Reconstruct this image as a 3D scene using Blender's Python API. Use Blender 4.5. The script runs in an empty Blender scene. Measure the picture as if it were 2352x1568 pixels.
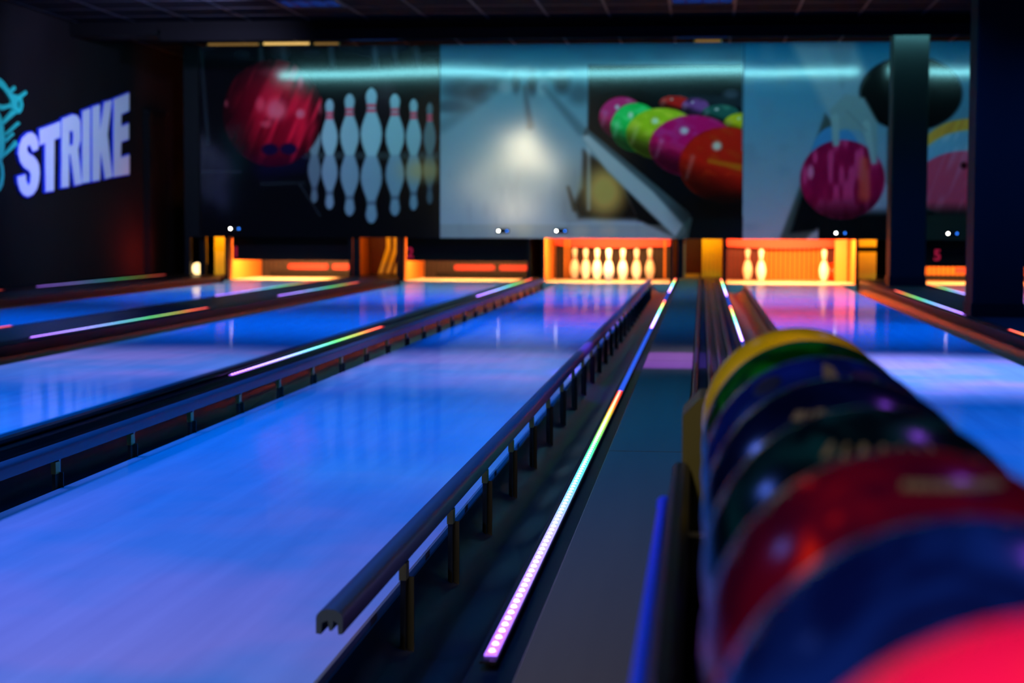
import bpy, bmesh, math, random
import numpy as np
from mathutils import Matrix, Vector
from mathutils.geometry import tessellate_polygon

sc = bpy.context.scene
col = sc.collection
rnd = random.Random(7)

# ------------------------------------------------------------------ camera, world, exposure
CAM_H = 0.6706
cam = bpy.data.cameras.new('camera')
cam.sensor_width = 36.0
cam.lens = 36.0 * 4057.24 / 2352.0
cam.clip_start = 0.05
cam.clip_end = 200
cam.dof.use_dof = True
cam.dof.focus_distance = 4.0
cam.dof.aperture_fstop = 5.0
camo = bpy.data.objects.new('camera', cam)
col.objects.link(camo)
camo.matrix_world = Matrix(((0.994271, -0.010677, 0.10635, 0.0),
                            (0.106824, 0.065714, -0.992104, 0.0),
                            (0.003604, 0.997781, 0.066478, CAM_H),
                            (0, 0, 0, 1)))
sc.camera = camo
w = bpy.data.worlds.new('world')
w.use_nodes = True
w.node_tree.nodes['Background'].inputs[0].default_value = (0.02, 0.05, 0.12, 1)
w.node_tree.nodes['Background'].inputs[1].default_value = 0.02
sc.world = w
sc.view_settings.view_transform = 'Standard'
sc.view_settings.look = 'None'
sc.view_settings.exposure = 0.0
sc.view_settings.gamma = 1.0
sc.view_settings.use_curve_mapping = False
sc.cycles.max_bounces = 6
sc.cycles.sample_clamp_indirect = 4.0
sc.cycles.sample_clamp_direct = 0.0
sc.cycles.caustics_reflective = False
sc.cycles.caustics_refractive = False

ZC = 2.76                      # ceiling height


def lamp(name, kind, loc, colr, watts, target=None, **kw):
    l = bpy.data.lights.new(name, kind)
    l.color = colr
    l.energy = watts
    for k, v in kw.items():
        setattr(l, k, v)
    o = bpy.data.objects.new(name, l)
    o.location = loc
    if target is not None:
        d = Vector(target) - Vector(loc)
        o.rotation_euler = d.to_track_quat('-Z', 'Y').to_euler()
    col.objects.link(o)
    return o


# unseen blue spots added over the lanes to light them (housings further down)
LANE_X = (-4.82, -2.74, -1.08, 1.0, 3.12)
SPOTS = []       # (x, y, aim x, aim y, colour, watts, cone)
for lx in LANE_X:
    SPOTS += [(lx, 5.6, lx, 5.6, (0.0, 0.17, 1.0), 235, 125),
              (lx, 8.4, lx, 8.2, (0.26, 0.30, 1.0), 950 if lx == 1.0 else 330, 60),
              (lx, 11.3, lx, 11.6, (0.0, 0.13, 1.0), 320, 120),
              (lx, 15.2, lx, 16.2, (0.0, 0.11, 1.0), 320, 115)]
SPOTS += [(-2.9, 2.6, -1.3, 2.7, (0.10, 0.20, 1.0), 560, 75),
          (-4.2, 4.0, -2.4, 5.4, (0.11, 0.20, 1.0), 330, 70)]
for (x, y, ax, ay, c, wt, cone) in SPOTS:
    lamp('added_lane_spot', 'SPOT', (x, y, ZC - 0.13), c, wt, (ax, ay, 0), spot_size=math.radians(cone),
         spot_blend=1.0, shadow_soft_size=0.06 if y > 5 else 0.2)
lamp('walkway_spot', 'SPOT', (-0.14, 8.2, ZC - 0.13), (0.22, 0.05, 1.0), 1300, (-0.14, 8.0, 0), spot_size=math.radians(24),
     spot_blend=0.5, shadow_soft_size=0.05)
# unseen spots added to light the wall lettering
lamp('added_sign_spot', 'SPOT', (-4.2, 15.6, 2.62), (0.52, 0.52, 1.0), 400, (-6.6, 18.6, 1.5),
     spot_size=math.radians(95), spot_blend=0.8, shadow_soft_size=0.05)
lamp('added_sign_spot', 'SPOT', (-4.6, 14.6, 2.62), (0.25, 0.75, 1.0), 60, (-6.6, 16.4, 1.4),
     spot_size=math.radians(70), spot_blend=0.8, shadow_soft_size=0.05)
# warm lamp of the bar behind the lanes
lamp('warm_spot', 'SPOT', (-5.1, -8.0, 2.27), (1.0, 0.88, 0.60), 700, (-2.2, 20.3, 1.2),
     spot_size=math.radians(10), spot_blend=1.0, shadow_soft_size=0.55)
lamp('warm_spot', 'SPOT', (-0.5, -0.6, 1.9), (1.0, 0.80, 0.70), 150, (0.0, 1.0, 0.35),
     spot_size=math.radians(70), spot_blend=0.7, shadow_soft_size=0.12)  # unseen lamp added near the camera to brighten the balls
lamp('rack_spot', 'SPOT', (1.0, 2.6, 2.6), (0.32, 0.08, 1.0), 12, (0.12, 1.3, 0.45),
     spot_size=math.radians(50), spot_blend=0.6, shadow_soft_size=0.1)


# ------------------------------------------------------------------ helpers
def lin(r, g, b):
    def f(c):
        c /= 255.0
        return c / 12.92 if c <= 0.04045 else ((c + 0.055) / 1.055) ** 2.4
    return (f(r), f(g), f(b), 1.0)


def newmat(name):
    m = bpy.data.materials.new(name)
    m.use_nodes = True
    nt = m.node_tree
    return m, nt, nt.nodes, nt.links, nt.nodes['Principled BSDF']


def mat(name, rgb, rough=0.5, metal=0.0, spec=0.5, vary=0.15, scale=6.0, stretch=(1, 1, 1), bump=0.0):
    m, nt, N, L, b = newmat(name)
    b.inputs['Roughness'].default_value = rough
    b.inputs['Metallic'].default_value = metal
    b.inputs['Specular IOR Level'].default_value = spec
    tc = N.new('ShaderNodeTexCoord')
    mp = N.new('ShaderNodeMapping')
    mp.inputs['Scale'].default_value = stretch
    nz = N.new('ShaderNodeTexNoise')
    nz.inputs['Scale'].default_value = scale
    nz.inputs['Detail'].default_value = 4
    mx = N.new('ShaderNodeMix')
    mx.data_type = 'RGBA'
    c = lin(*rgb)
    mx.inputs['A'].default_value = tuple(x * (1 - vary) for x in c[:3]) + (1,)
    mx.inputs['B'].default_value = tuple(min(1, x * (1 + vary)) for x in c[:3]) + (1,)
    L.new(tc.outputs['Object'], mp.inputs['Vector'])
    L.new(mp.outputs['Vector'], nz.inputs['Vector'])
    L.new(nz.outputs['Fac'], mx.inputs['Factor'])
    L.new(mx.outputs['Result'], b.inputs['Base Color'])
    if bump:
        bp = N.new('ShaderNodeBump')
        bp.inputs['Strength'].default_value = bump
        bp.inputs['Distance'].default_value = 0.01
        L.new(nz.outputs['Fac'], bp.inputs['Height'])
        L.new(bp.outputs['Normal'], b.inputs['Normal'])
    return m


def emit(name, colr, strength, attr=None):
    m, nt, N, L, b = newmat(name)
    N.remove(b)
    e = N.new('ShaderNodeEmission')
    e.inputs['Color'].default_value = tuple(colr) + (1,)
    e.inputs['Strength'].default_value = strength
    if attr:
        a = N.new('ShaderNodeAttribute')
        a.attribute_name = attr
        L.new(a.outputs['Color'], e.inputs['Color'])
    L.new(e.outputs[0], N['Material Output'].inputs['Surface'])
    return m


class MB:
    """collects shapes (world coordinates) for ONE mesh object"""
    def __init__(self):
        self.v = []
        self.f = []
        self.c = []

    def add(self, vs, fs, c=None):
        n = len(self.v)
        self.v += [tuple(p) for p in vs]
        self.f += [tuple(i + n for i in q) for q in fs]
        if c is not None:
            self.c += [c] * len(vs)
        return self

    def box(self, x0, x1, y0, y1, z0, z1, c=None):
        return self.add([(x0, y0, z0), (x1, y0, z0), (x1, y1, z0), (x0, y1, z0),
                         (x0, y0, z1), (x1, y0, z1), (x1, y1, z1), (x0, y1, z1)],
                        [(0, 3, 2, 1), (4, 5, 6, 7), (0, 1, 5, 4), (1, 2, 6, 5), (2, 3, 7, 6), (3, 0, 4, 7)], c)

    def bbox(self, x0, x1, y0, y1, z0, z1, b=0.004):
        """box with chamfered vertical-plane edges: an 8-gon profile in XZ swept along Y"""
        pr = [(x0 + b, z0), (x1 - b, z0), (x1, z0 + b), (x1, z1 - b), (x1 - b, z1), (x0 + b, z1), (x0, z1 - b), (x0, z0 + b)]
        return self.sweep(pr, [y0, y1])

    def sweep(self, prof, ys, closed=True, caps=True):
        """XZ profile swept along Y"""
        n = len(prof)
        vs = [(x, y, z) for y in ys for (x, z) in prof]
        fs = []
        for k in range(len(ys) - 1):
            for i in range(n if closed else n - 1):
                j = (i + 1) % n
                fs.append((k * n + i, k * n + j, (k + 1) * n + j, (k + 1) * n + i))
        if caps and closed:
            tri = tessellate_polygon([[Vector((x, z, 0)) for x, z in prof]])
            m = (len(ys) - 1) * n
            for t in tri:
                fs.append(tuple(t))
                fs.append(tuple(i + m for i in reversed(t)))
        return self.add(vs, fs)

    def prism(self, poly, plane, a, b, hole=None):
        """polygon extruded: plane 'x' polygon in (y,z) from x=a to b; 'y' polygon in (x,z)"""
        loops = [poly] + ([hole] if hole else [])
        allp = [q for lp in loops for q in lp]
        tri = tessellate_polygon([[Vector((q[0], q[1], 0)) for q in lp] for lp in loops])
        n = len(allp)
        mk = (lambda q, t: (t, q[0], q[1])) if plane == 'x' else ((lambda q, t: (q[0], t, q[1])) if plane == 'y' else (lambda q, t: (q[0], q[1], t)))
        vs = [mk(q, a) for q in allp] + [mk(q, b) for q in allp]
        fs = [tuple(t) for t in tri] + [tuple(i + n for i in t) for t in tri]
        o = 0
        for lp in loops:
            for i in range(len(lp)):
                j = (i + 1) % len(lp)
                fs.append((o + i, o + j, n + o + j, n + o + i))
            o += len(lp)
        return self.add(vs, fs)

    def lathe(self, prof, loc=(0, 0, 0), seg=24):
        """(r, z) profile turned about Z"""
        vs, fs = [], []
        for (r, z) in prof:
            for k in range(seg):
                a = 2 * math.pi * k / seg
                vs.append((loc[0] + r * math.cos(a), loc[1] + r * math.sin(a), loc[2] + z))
        for i in range(len(prof) - 1):
            for k in range(seg):
                j = (k + 1) % seg
                fs.append((i * seg + k, i * seg + j, (i + 1) * seg + j, (i + 1) * seg + k))
        fs.append(tuple(range(seg - 1, -1, -1)))
        fs.append(tuple((len(prof) - 1) * seg + k for k in range(seg)))
        return self.add(vs, fs)

    def cyl(self, p, q, r, seg=12):
        p, q = Vector(p), Vector(q)
        d = (q - p).normalized()
        a = d.orthogonal().normalized()
        b = d.cross(a)
        vs = []
        for c in (p, q):
            for k in range(seg):
                t = 2 * math.pi * k / seg
                vs.append(c + a * (r * math.cos(t)) + b * (r * math.sin(t)))
        fs = [(k, (k + 1) % seg, seg + (k + 1) % seg, seg + k) for k in range(seg)]
        fs += [tuple(range(seg - 1, -1, -1)), tuple(range(seg, 2 * seg))]
        return self.add(vs, fs)

    def build(self, name, m, parent=None, smooth=False, world=True):
        off = Vector((0, 0, 0))
        if parent is not None and world:
            p = parent
            while p is not None:
                off += p.location
                p = p.parent
        me = bpy.data.meshes.new(name)
        me.from_pydata([tuple(Vector(p) - off) for p in self.v], [], self.f)
        if self.c:
            at = me.color_attributes.new('glow', 'FLOAT_COLOR', 'POINT')
            at.data.foreach_set('color', np.array([tuple(c) + (1,) for c in self.c], dtype=np.float32).ravel())
        bm = bmesh.new()
        bm.from_mesh(me)
        bmesh.ops.recalc_face_normals(bm, faces=bm.faces)
        bm.to_mesh(me)
        bm.free()
        if smooth:
            for f in me.polygons:
                f.use_smooth = True
            try:
                me.set_sharp_from_angle(angle=math.radians(40))
            except Exception:
                pass
        me.materials.append(m)
        o = bpy.data.objects.new(name, me)
        col.objects.link(o)
        if parent is not None:
            o.parent = parent
        return o


def tag(o, label, cat, group=None):
    o['label'] = label
    o['category'] = cat
    if group:
        o['group'] = group
    return o


def thing(name, loc, label, cat, group=None):
    o = bpy.data.objects.new(name, None)
    o.empty_display_size = 0.05
    o.location = loc
    col.objects.link(o)
    return tag(o, label, cat, group)


def struct(o):
    o['kind'] = 'structure'
    return o


def clone(o, parent, loc):
    c = o.copy()
    col.objects.link(c)
    c.parent = parent
    c.location = loc
    return c


# ------------------------------------------------------------------ materials
M = {}
M['black'] = mat('black_paint', (5, 6, 8), 0.6, spec=0.12, vary=0.2)
M['wall'] = mat('dark_wall_paint', (17, 16, 19), 0.85, spec=0.06, vary=0.25, scale=2.5)
M['ceil'] = mat('dark_ceiling_tile', (6, 9, 20), 0.85, spec=0.06, vary=0.3, scale=30)
M['tbar'] = mat('ceiling_grid_bar', (20, 30, 44), 0.5, vary=0.1)
M['column'] = mat('column_paint', (14, 20, 21), 0.6, spec=0.12, vary=0.12, scale=3)
M['gutter'] = mat('gutter_plastic', (6, 11, 14), 0.28, spec=0.5, vary=0.25, scale=3, stretch=(1, .2, 1), bump=0.15)
M['capping'] = mat('black_capping', (6, 6, 8), 0.35, spec=0.2, vary=0.2)
M['cover'] = mat('grey_cover_panel', (106, 95, 62), 0.6, spec=0.2, vary=0.14, scale=1.6, stretch=(9, .35, 1))
M['ridge'] = mat('dark_track', (14, 14, 17), 0.35, vary=0.2)
M['rail'] = mat('grey_rail_plastic', (62, 80, 94), 0.42, vary=0.1, scale=4, stretch=(1, .2, 1))
M['brass'] = mat('yellow_zinc', (190, 165, 80), 0.4, metal=0.6, vary=0.2, scale=30)
M['postdark'] = mat('dark_olive_post', (44, 44, 24), 0.45, vary=0.2)
M['steel'] = mat('steel', (120, 125, 135), 0.3, metal=0.9, vary=0.1)
M['pin'] = mat('pin_white', (238, 235, 228), 0.25, vary=0.02)
M['pinred'] = mat('pin_red_band', (190, 20, 24), 0.3, vary=0.05)
M['kick'] = mat('kickback_board', (235, 138, 54), 0.5, vary=0.1, scale=4)
M['kickdark'] = mat('kickback_edge', (8, 8, 10), 0.5, spec=0.15, vary=0.1)
M['deck'] = mat('pin_deck_board', (205, 190, 160), 0.35, vary=0.08, scale=4)
M['yellow'] = mat('yellow_vinyl', (235, 190, 20), 0.45, vary=0.12, scale=8)
M['redboard'] = mat('red_brown_board', (110, 26, 12), 0.5, vary=0.2)
M['orange'] = mat('orange_shield', (235, 62, 6), 0.45, vary=0.06)
M['curtain'] = mat('orange_curtain', (225, 138, 22), 0.6, vary=0.15, scale=14, stretch=(3, 3, .3))
M['curtaind'] = mat('dark_curtain', (30, 14, 9), 0.6, vary=0.25, scale=14, stretch=(3, 3, .3))
M['curtain_shade'] = mat('shaded_curtain', (92, 5, 2), 0.6, vary=0.2, scale=14, stretch=(3, 3, .3))  # dark red stands in for shade on the orange curtain
M['cushion'] = mat('red_cushion', (150, 22, 8), 0.45, vary=0.15)
M['rake'] = mat('black_rake_board', (6, 7, 9), 0.5, spec=0.12, vary=0.15)
M['numred'] = emit('magenta_number_glow', (1.0, 0.03, 0.14), 0.28)
M['frame'] = mat('dark_frame', (10, 12, 16), 0.5, spec=0.15, vary=0.15)
M['letter'] = mat('white_letter_face', (225, 225, 255), 0.5, vary=0.03)
M['letterblue'] = mat('blue_letter_edge', (10, 60, 235), 0.5, vary=0.05)
M['teal'] = mat('teal_wall_graphic', (30, 190, 175), 0.5, vary=0.25, scale=4)
M['olive'] = mat('olive_hood', (78, 74, 18), 0.4, vary=0.12)
M['rack'] = mat('rack_black', (13, 14, 17), 0.35, vary=0.2)
M['rackblue'] = mat('rack_blue_edge', (8, 70, 255), 0.3, vary=0.05)
M['lamp_warm'] = emit('warm_tube', (1.0, 0.62, 0.18), 1.1)
M['lamp_warmdim'] = emit('warm_tube_dim', (1.0, 0.55, 0.15), 0.22)
M['lamp_cyan'] = emit('cyan_tube', (0.27, 0.88, 0.96), 56)
M['lamp_blob'] = emit('pit_lamp_glass', (1.0, 0.66, 0.28), 3.0)
M['lens_white'] = emit('white_indicator', (1.0, 0.95, 0.8), 26.0)
M['lens_blue'] = emit('blue_indicator', (0.02, 0.16, 0.8), 6.0)
M['troffer'] = emit('troffer_glow', (0.10, 0.22, 0.48), 1.5)
M['louvre'] = mat('louvre_metal', (90, 110, 170), 0.25, metal=0.8, vary=0.05)
M['violet_tube'] = emit('violet_tube', (0.25, 0.2, 1.0), 1.0)
M['led'] = emit('led_strip', (1, 1, 1), 1.0, 'glow')


def lane_mat():
    m, nt, N, L, b = newmat('lane_laminate')
    N.remove(b)
    tc = N.new('ShaderNodeTexCoord')
    mp = N.new('ShaderNodeMapping')
    mp.inputs['Scale'].default_value = (9, 0.55, 1)
    nz = N.new('ShaderNodeTexNoise')
    nz.inputs['Scale'].default_value = 2.2
    nz.inputs['Detail'].default_value = 5
    mx = N.new('ShaderNodeMix')
    mx.data_type = 'RGBA'
    mx.inputs['A'].default_value = (0.56, 0.53, 0.58, 1)
    mx.inputs['B'].default_value = (0.82, 0.79, 0.78, 1)
    L.new(tc.outputs['Object'], mp.inputs['Vector'])
    L.new(mp.outputs['Vector'], nz.inputs['Vector'])
    L.new(nz.outputs['Fac'], mx.inputs['Factor'])
    cn = N.new('ShaderNodeTexNoise')
    cn.inputs['Scale'].default_value = 1.9
    cn.inputs['Detail'].default_value = 3
    cm = N.new('ShaderNodeMapping')
    cm.inputs['Scale'].default_value = (1, .8, 1)
    L.new(tc.outputs['Object'], cm.inputs['Vector'])
    L.new(cm.outputs['Vector'], cn.inputs['Vector'])
    cr = N.new('ShaderNodeValToRGB')
    cr.color_ramp.elements[0].position, cr.color_ramp.elements[1].position = .40, .62
    cr.color_ramp.elements[0].color = (.42, .86, .95, 1)
    cr.color_ramp.elements[1].color = (1.0, .88, .95, 1)
    L.new(cn.outputs['Fac'], cr.inputs['Fac'])
    mu = N.new('ShaderNodeMix')
    mu.data_type = 'RGBA'
    mu.blend_type = 'MULTIPLY'
    mu.inputs['Factor'].default_value = 1.0
    L.new(mx.outputs['Result'], mu.inputs['A'])
    L.new(cr.outputs['Color'], mu.inputs['B'])
    d = N.new('ShaderNodeBsdfDiffuse')
    L.new(mu.outputs['Result'], d.inputs['Color'])
    g = N.new('ShaderNodeBsdfGlossy')
    g.inputs['Roughness'].default_value = 0.075
    # oil film: worn, cloudy, weak at grazing angles
    n2 = N.new('ShaderNodeTexNoise')
    n2.inputs['Scale'].default_value = 1.3
    L.new(tc.outputs['Object'], n2.inputs['Vector'])
    bp = N.new('ShaderNodeBump')
    bp.inputs['Strength'].default_value = 0.05
    bp.inputs['Distance'].default_value = 0.01
    L.new(n2.outputs['Fac'], bp.inputs['Height'])
    L.new(bp.outputs['Normal'], g.inputs['Normal'])
    fr = N.new('ShaderNodeFresnel')
    fr.inputs['IOR'].default_value = 1.45
    ml = N.new('ShaderNodeMath')
    ml.operation = 'MULTIPLY'
    ml.inputs[1].default_value = 0.52
    L.new(fr.outputs[0], ml.inputs[0])
    ms = N.new('ShaderNodeMixShader')
    L.new(ml.outputs[0], ms.inputs[0])
    L.new(d.outputs[0], ms.inputs[1])
    L.new(g.outputs[0], ms.inputs[2])
    L.new(ms.outputs[0], N['Material Output'].inputs['Surface'])
    return m


M['lane'] = lane_mat()


def ball_mat(name, c1, c2, c3=None, rough=0.1, scale=3.0, lo=0.42, hi=0.62):
    m, nt, N, L, b = newmat(name)
    b.inputs['Roughness'].default_value = rough
    b.inputs['Specular IOR Level'].default_value = 0.33
    tc = N.new('ShaderNodeTexCoord')
    nz = N.new('ShaderNodeTexNoise')
    nz.inputs['Scale'].default_value = scale
    nz.inputs['Detail'].default_value = 2.5
    nz.inputs['Distortion'].default_value = 1.6
    mp = N.new('ShaderNodeMapping')
    mp.inputs['Scale'].default_value = (3, 5, 4)
    rp = N.new('ShaderNodeValToRGB')
    e = rp.color_ramp.elements
    e[0].position, e[1].position = lo, hi
    e[0].color, e[1].color = lin(*c1), lin(*c2)
    if c3:
        k = e.new(min(0.99, hi + 0.08))
        k.color = lin(*c3)
    L.new(tc.outputs['Object'], mp.inputs['Vector'])
    L.new(mp.outputs['Vector'], nz.inputs['Vector'])
    L.new(nz.outputs['Fac'], rp.inputs['Fac'])
    L.new(rp.outputs['Color'], b.inputs['Base Color'])
    return m


# ------------------------------------------------------------------ the setting
FL = -0.20
f = struct(MB().box(-6.9, 4.9, -3.2, 23.0, FL - 0.1, FL).build('floor', M['black']))
MB().box(-6.6, 4.6, -3.0, 2.18, FL + 0.001, -0.002).build('approach_boards', mat('approach', (40, 36, 34), 0.4), f)
struct(MB().box(-6.9, -6.6, -3.2, 23.0, FL, ZC + 0.2).build('wall_left', M['wall']))
struct(MB().box(4.6, 4.9, -3.2, 23.0, FL, ZC + 0.2).build('wall_right', M['wall']))
struct(MB().box(-6.6, 4.6, 22.7, 23.0, FL, ZC + 0.2).build('wall_back', M['black']))
cl = struct(MB().box(-6.6, 4.6, -3.2, 22.7, ZC + 0.03, ZC + 0.2).build('ceiling', M['ceil']))
tile0 = None
TX0, TY0, TS = -6.53, 14.53, 0.62
TROFFERS = [(4, 3), (4, 8), (10, 3), (10, 8)]           # (column, row) of ceiling grid taken by light fittings
for i in range(18):
    for j in range(13):
        if (i, j) in TROFFERS:
            continue
        x, y = TX0 + i * TS, TY0 + j * TS
        if x + TS > 4.6:
            continue
        if tile0 is None:
            tile0 = MB().add([(0.012, 0.012, 0), (TS - .012, .012, 0), (TS - .012, TS - .012, 0), (.012, TS - .012, 0),
                              (0.012, 0.012, .025), (TS - .012, .012, .025), (TS - .012, TS - .012, .025), (.012, TS - .012, .025)],
                             [(0, 3, 2, 1), (4, 5, 6, 7), (0, 1, 5, 4), (1, 2, 6, 5), (2, 3, 7, 6), (3, 0, 4, 7)]).build('ceiling_tile', M['ceil'], cl, world=False)
            tile0.location = (x, y, ZC)
        else:
            clone(tile0, cl, (x, y, ZC))
bar0 = barx = None
for i in range(19):
    x = TX0 + i * TS
    if x < 4.6:
        MB().box(x - .012, x + .012, TY0, 22.6, ZC - .004, ZC + .029).build('grid_bar', M['tbar'], cl)
for j in range(14):
    y = TY0 + j * TS
    MB().box(TX0, 4.58, y - .012, y + .012, ZC - .003, ZC + .028).build('grid_bar', M['tbar'], cl)

# beam under the ceiling (a soffit); its bottom edge carries the hidden cyan tube
BY0, BY1, BZ = 18.05, 18.55, 2.615
struct(MB().box(-6.6, 4.6, BY0, BY1, BZ, ZC - 0.006).build('trim_1', M['black']))

# ------------------------------------------------------------------ columns
def column(x0, x1, y0, y1, z0, z1, label):
    t = thing('column', ((x0 + x1) / 2, (y0 + y1) / 2, z0), label, 'column')
    b = 0.012
    pr = [(x0 + b, y0), (x1 - b, y0), (x1, y0 + b), (x1, y1 - b), (x1 - b, y1), (x0 + b, y1), (x0, y1 - b), (x0, y0 + b)]
    MB().prism(pr, 'z', z0 + 0.09, z1).build('shaft', M['column'], t)
    MB().box(x0 - .008, x1 + .008, y0 - .008, y1 + .008, z0, z0 + 0.09).build('base_plinth', M['black'], t)
    return t


column(1.885, 2.24, 18.12, 18.50, 0.062, BZ, 'dark square column with teal-lit top, behind the other column')
column(1.80, 2.135, 12.05, 12.40, 0.062, ZC, 'nearest wide dark column at the right edge, reaching the ceiling')

# ------------------------------------------------------------------ lanes
LC = [-4.824, -2.735, -1.0824, 1.006, 3.12]
HW, GW = 0.527, 0.235
Y0, YD = 2.2, 20.15
GUT = HW + GW
lane_names = ['farthest left bowling lane, running along the wall with the sign',
              'second bowling lane from the sign wall, between the rainbow strips',
              'wide blue bowling lane in front with raised bumper rails both sides',
              'blue bowling lane behind the balls, ending at the three standing pins',
              'rightmost bowling lane, partly hidden behind the two dark columns']
lanes = []
for k, c in enumerate(LC):
    t = thing('bowling_lane', (c, Y0, FL), lane_names[k], 'bowling lane', 'lanes side by side')
    MB().bbox(c - HW, c + HW, Y0, YD - 0.004, FL + 0.02, 0.0, 0.003).build('lane_bed', M['lane'], t)
    for s in (-1, 1):
        x0 = c + s * (HW + GW / 2)
        r = GW / 2 - 0.004
        n = 14
        outer, inner = [], []
        for i in range(n + 1):
            a = math.pi + math.pi * i / n
            inner.append((x0 + (r - .004) * math.cos(a), -0.012 + (r - .006) * 0.8 * math.sin(a)))
            outer.append((x0 + r * math.cos(a), -0.012 + r * 0.84 * math.sin(a)))
        MB().sweep(inner + outer[::-1], [Y0, 5.5, 9, 12.5, 16, 18.6, 18.62, YD]).build('gutter', M['gutter'], t, smooth=True)
    lanes.append(t)

# ------------------------------------------------------------------ cappings and covers between the lanes
CT = 0.055


def cover(x0, x1, label, panels, ledge_l=True, ledge_r=True, pm='cover', y1=22.0):
    t = thing('division_cover', ((x0 + x1) / 2, Y0, FL), label, 'division cover')
    MB().bbox(x0, x1, Y0, y1, FL, CT - 0.006, .004).build('body', M['capping'], t)
    for i in range(len(panels) - 1):
        MB().bbox(x0 + (.062 if ledge_l else .01), x1 - (.062 if ledge_r else .01), panels[i] + .003, panels[i + 1] - .003, CT - .005, CT + .004, .003).build('cover_panel', M[pm], t)
    return t


gl = LC[0] - GUT
cover(-6.58, gl - .002, 'dark ledge between the sign wall and the first lane', [2.2, 6, 11, 16, 20.1], False, True, 'capping')
cover(LC[0] + GUT + .002, LC[1] - GUT - .002, 'dark division cover between the two leftmost lanes', [2.2, 6, 11, 16, 20.1], True, True, 'ridge')
t = thing('division_capping', ((LC[1] + LC[2]) / 2, Y0, FL), 'narrow black capping between the second and third lanes', 'capping')
MB().bbox(LC[1] + GUT + .002, LC[2] - GUT - .002, Y0, 22.0, FL, CT, .012).build('body', M['capping'], t)
MB().bbox(LC[1] + GUT + .03, LC[2] - GUT - .06, Y0, 20.1, CT + .0005, CT + .016, .006).build('ridge', M['ridge'], t)

# between lanes three and four: grey walkway, then the ball track
x0, x1 = LC[2] + GUT + .002, LC[3] - GUT - .002
t = thing('division_cover', ((x0 + x1) / 2, Y0, FL), 'wide grey ball-return cover running beside the coloured balls', 'division cover')
MB().bbox(x0, x1, Y0, 22.0, FL, CT - .006, .004).build('body', M['capping'], t)
seams = [2.2, 4.75, 7.95, 11.2, 14.4, 17.6, 20.1]
for i in range(6):
    MB().bbox(-0.247, -0.035, seams[i] + .004, seams[i + 1] - .004, CT - .005, CT + .004, .003).build('cover_panel', M['cover'], t)
for (a, b, hz) in ((-0.028, -0.012, .03), (0.03, 0.046, .022), (0.075, 0.088, .02), (0.125, 0.145, .02)):
    MB().bbox(a, b, 2.6, 20.1, CT - .005, CT + hz, .004).build('track_ridge', M['ridge'], t)
MB().bbox(-0.008, 0.026, 2.6, 20.1, CT - .005, CT + .006, .003).build('track_plate', M['column'], t)
MB().bbox(0.152, 0.178, 2.6, 20.1, CT - .005, CT + .004, .003).build('track_plate', M['column'], t)
cover(LC[3] + GUT + .002, LC[4] - GUT - .002, 'dark grey floor strip on which both columns stand', [2.2, 4.5, 8, 11.3, 14.6, 20.1], True, True, 'column')
cover(LC[4] + GUT + .002, 4.58, 'dark ledge right of the rightmost lane', [2.2, 6, 11, 16, 20.1], True, False, 'capping')

# ------------------------------------------------------------------ led strips with a rainbow chase
def chase(t):
    keys = [(0.0, (1.1, 0.35, 3.0)), (0.25, (0.9, 0.8, 3.0)), (0.42, (0.25, 1.2, 2.0)), (0.6, (0.12, 1.5, 0.4)),
            (0.78, (0.9, 0.9, 0.06)), (0.88, (2.2, 0.22, 0.03)), (1.0, (1.6, 0.03, 0.03))]
    for i in range(len(keys) - 1):
        a, b = keys[i], keys[i + 1]
        if t <= b[0]:
            k = (t - a[0]) / (b[0] - a[0])
            return tuple(a[1][j] * (1 - k) + b[1][j] * k for j in range(3))
    return keys[-1][1]


led_base = None


def led_strip(x, label, segs, gain=1.0, single=None, y0=2.42, y1=19.95, dim=None, lift=0.0):
    """segs: (near y, far y) lit pieces; dim: (y0, y1, colour) steady pieces"""
    global led_base
    CT = 0.055 + lift
    t = thing('led_strip', (x, y0, CT + .0005), label, 'led strip', 'rainbow strips along the gutters')
    z = CT + .001
    MB().bbox(x - .0125, x + .0125, y0, y1, CT + .0005, CT + .0045, .001).build('channel', M['capping'], t)
    g = MB()
    dots = MB()
    for (a, b) in segs:
        n = max(8, int((b - a) / 0.15))
        for i in range(n):
            ya, yb = a + (b - a) * i / n, a + (b - a) * (i + 1) / n
            c = tuple(q * 0.6 * gain for q in chase((i + .5) / n))
            g.box(x - .009, x + .009, ya, yb, CT + .0046, CT + .0066, c)
        g.build('diffuser', M['led'], t)
        g = MB()
        m = int((b - a) / 0.042)
        for i in range(m):
            yy = a + (i + .5) * .042
            c = tuple(q * 3.0 * gain + 0.5 * gain for q in chase((i + .5) / m))
            if single == (a, b):
                d = MB()
                pr = [(math.cos(q * math.pi / 4) * .0052, math.sin(q * math.pi / 4) * .0085) for q in range(8)]
                d.add([(px, py, 0) for px, py in pr] + [(px * .6, py * .6, .003) for px, py in pr],
                      [tuple(range(7, -1, -1)), tuple(range(8, 16))] + [(q, (q + 1) % 8, 8 + (q + 1) % 8, 8 + q) for q in range(8)], c)
                o = d.build('led', M['led'], t, world=False)
                o.location = (0, yy - y0, .0064)
            else:
                dots.box(x - .0042, x + .0042, yy - .0085, yy + .0085, CT + .0066, CT + .009, c)
    for (a, b, c) in (dim or []):
        MB().box(x - .009, x + .009, a, b, CT + .0046, CT + .0066, c).build('diffuser', M['led'], t)
    if dots.v:
        o = dots.build('led_row', M['led'], t)
        o['kind'] = 'stuff'
    return t


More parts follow.
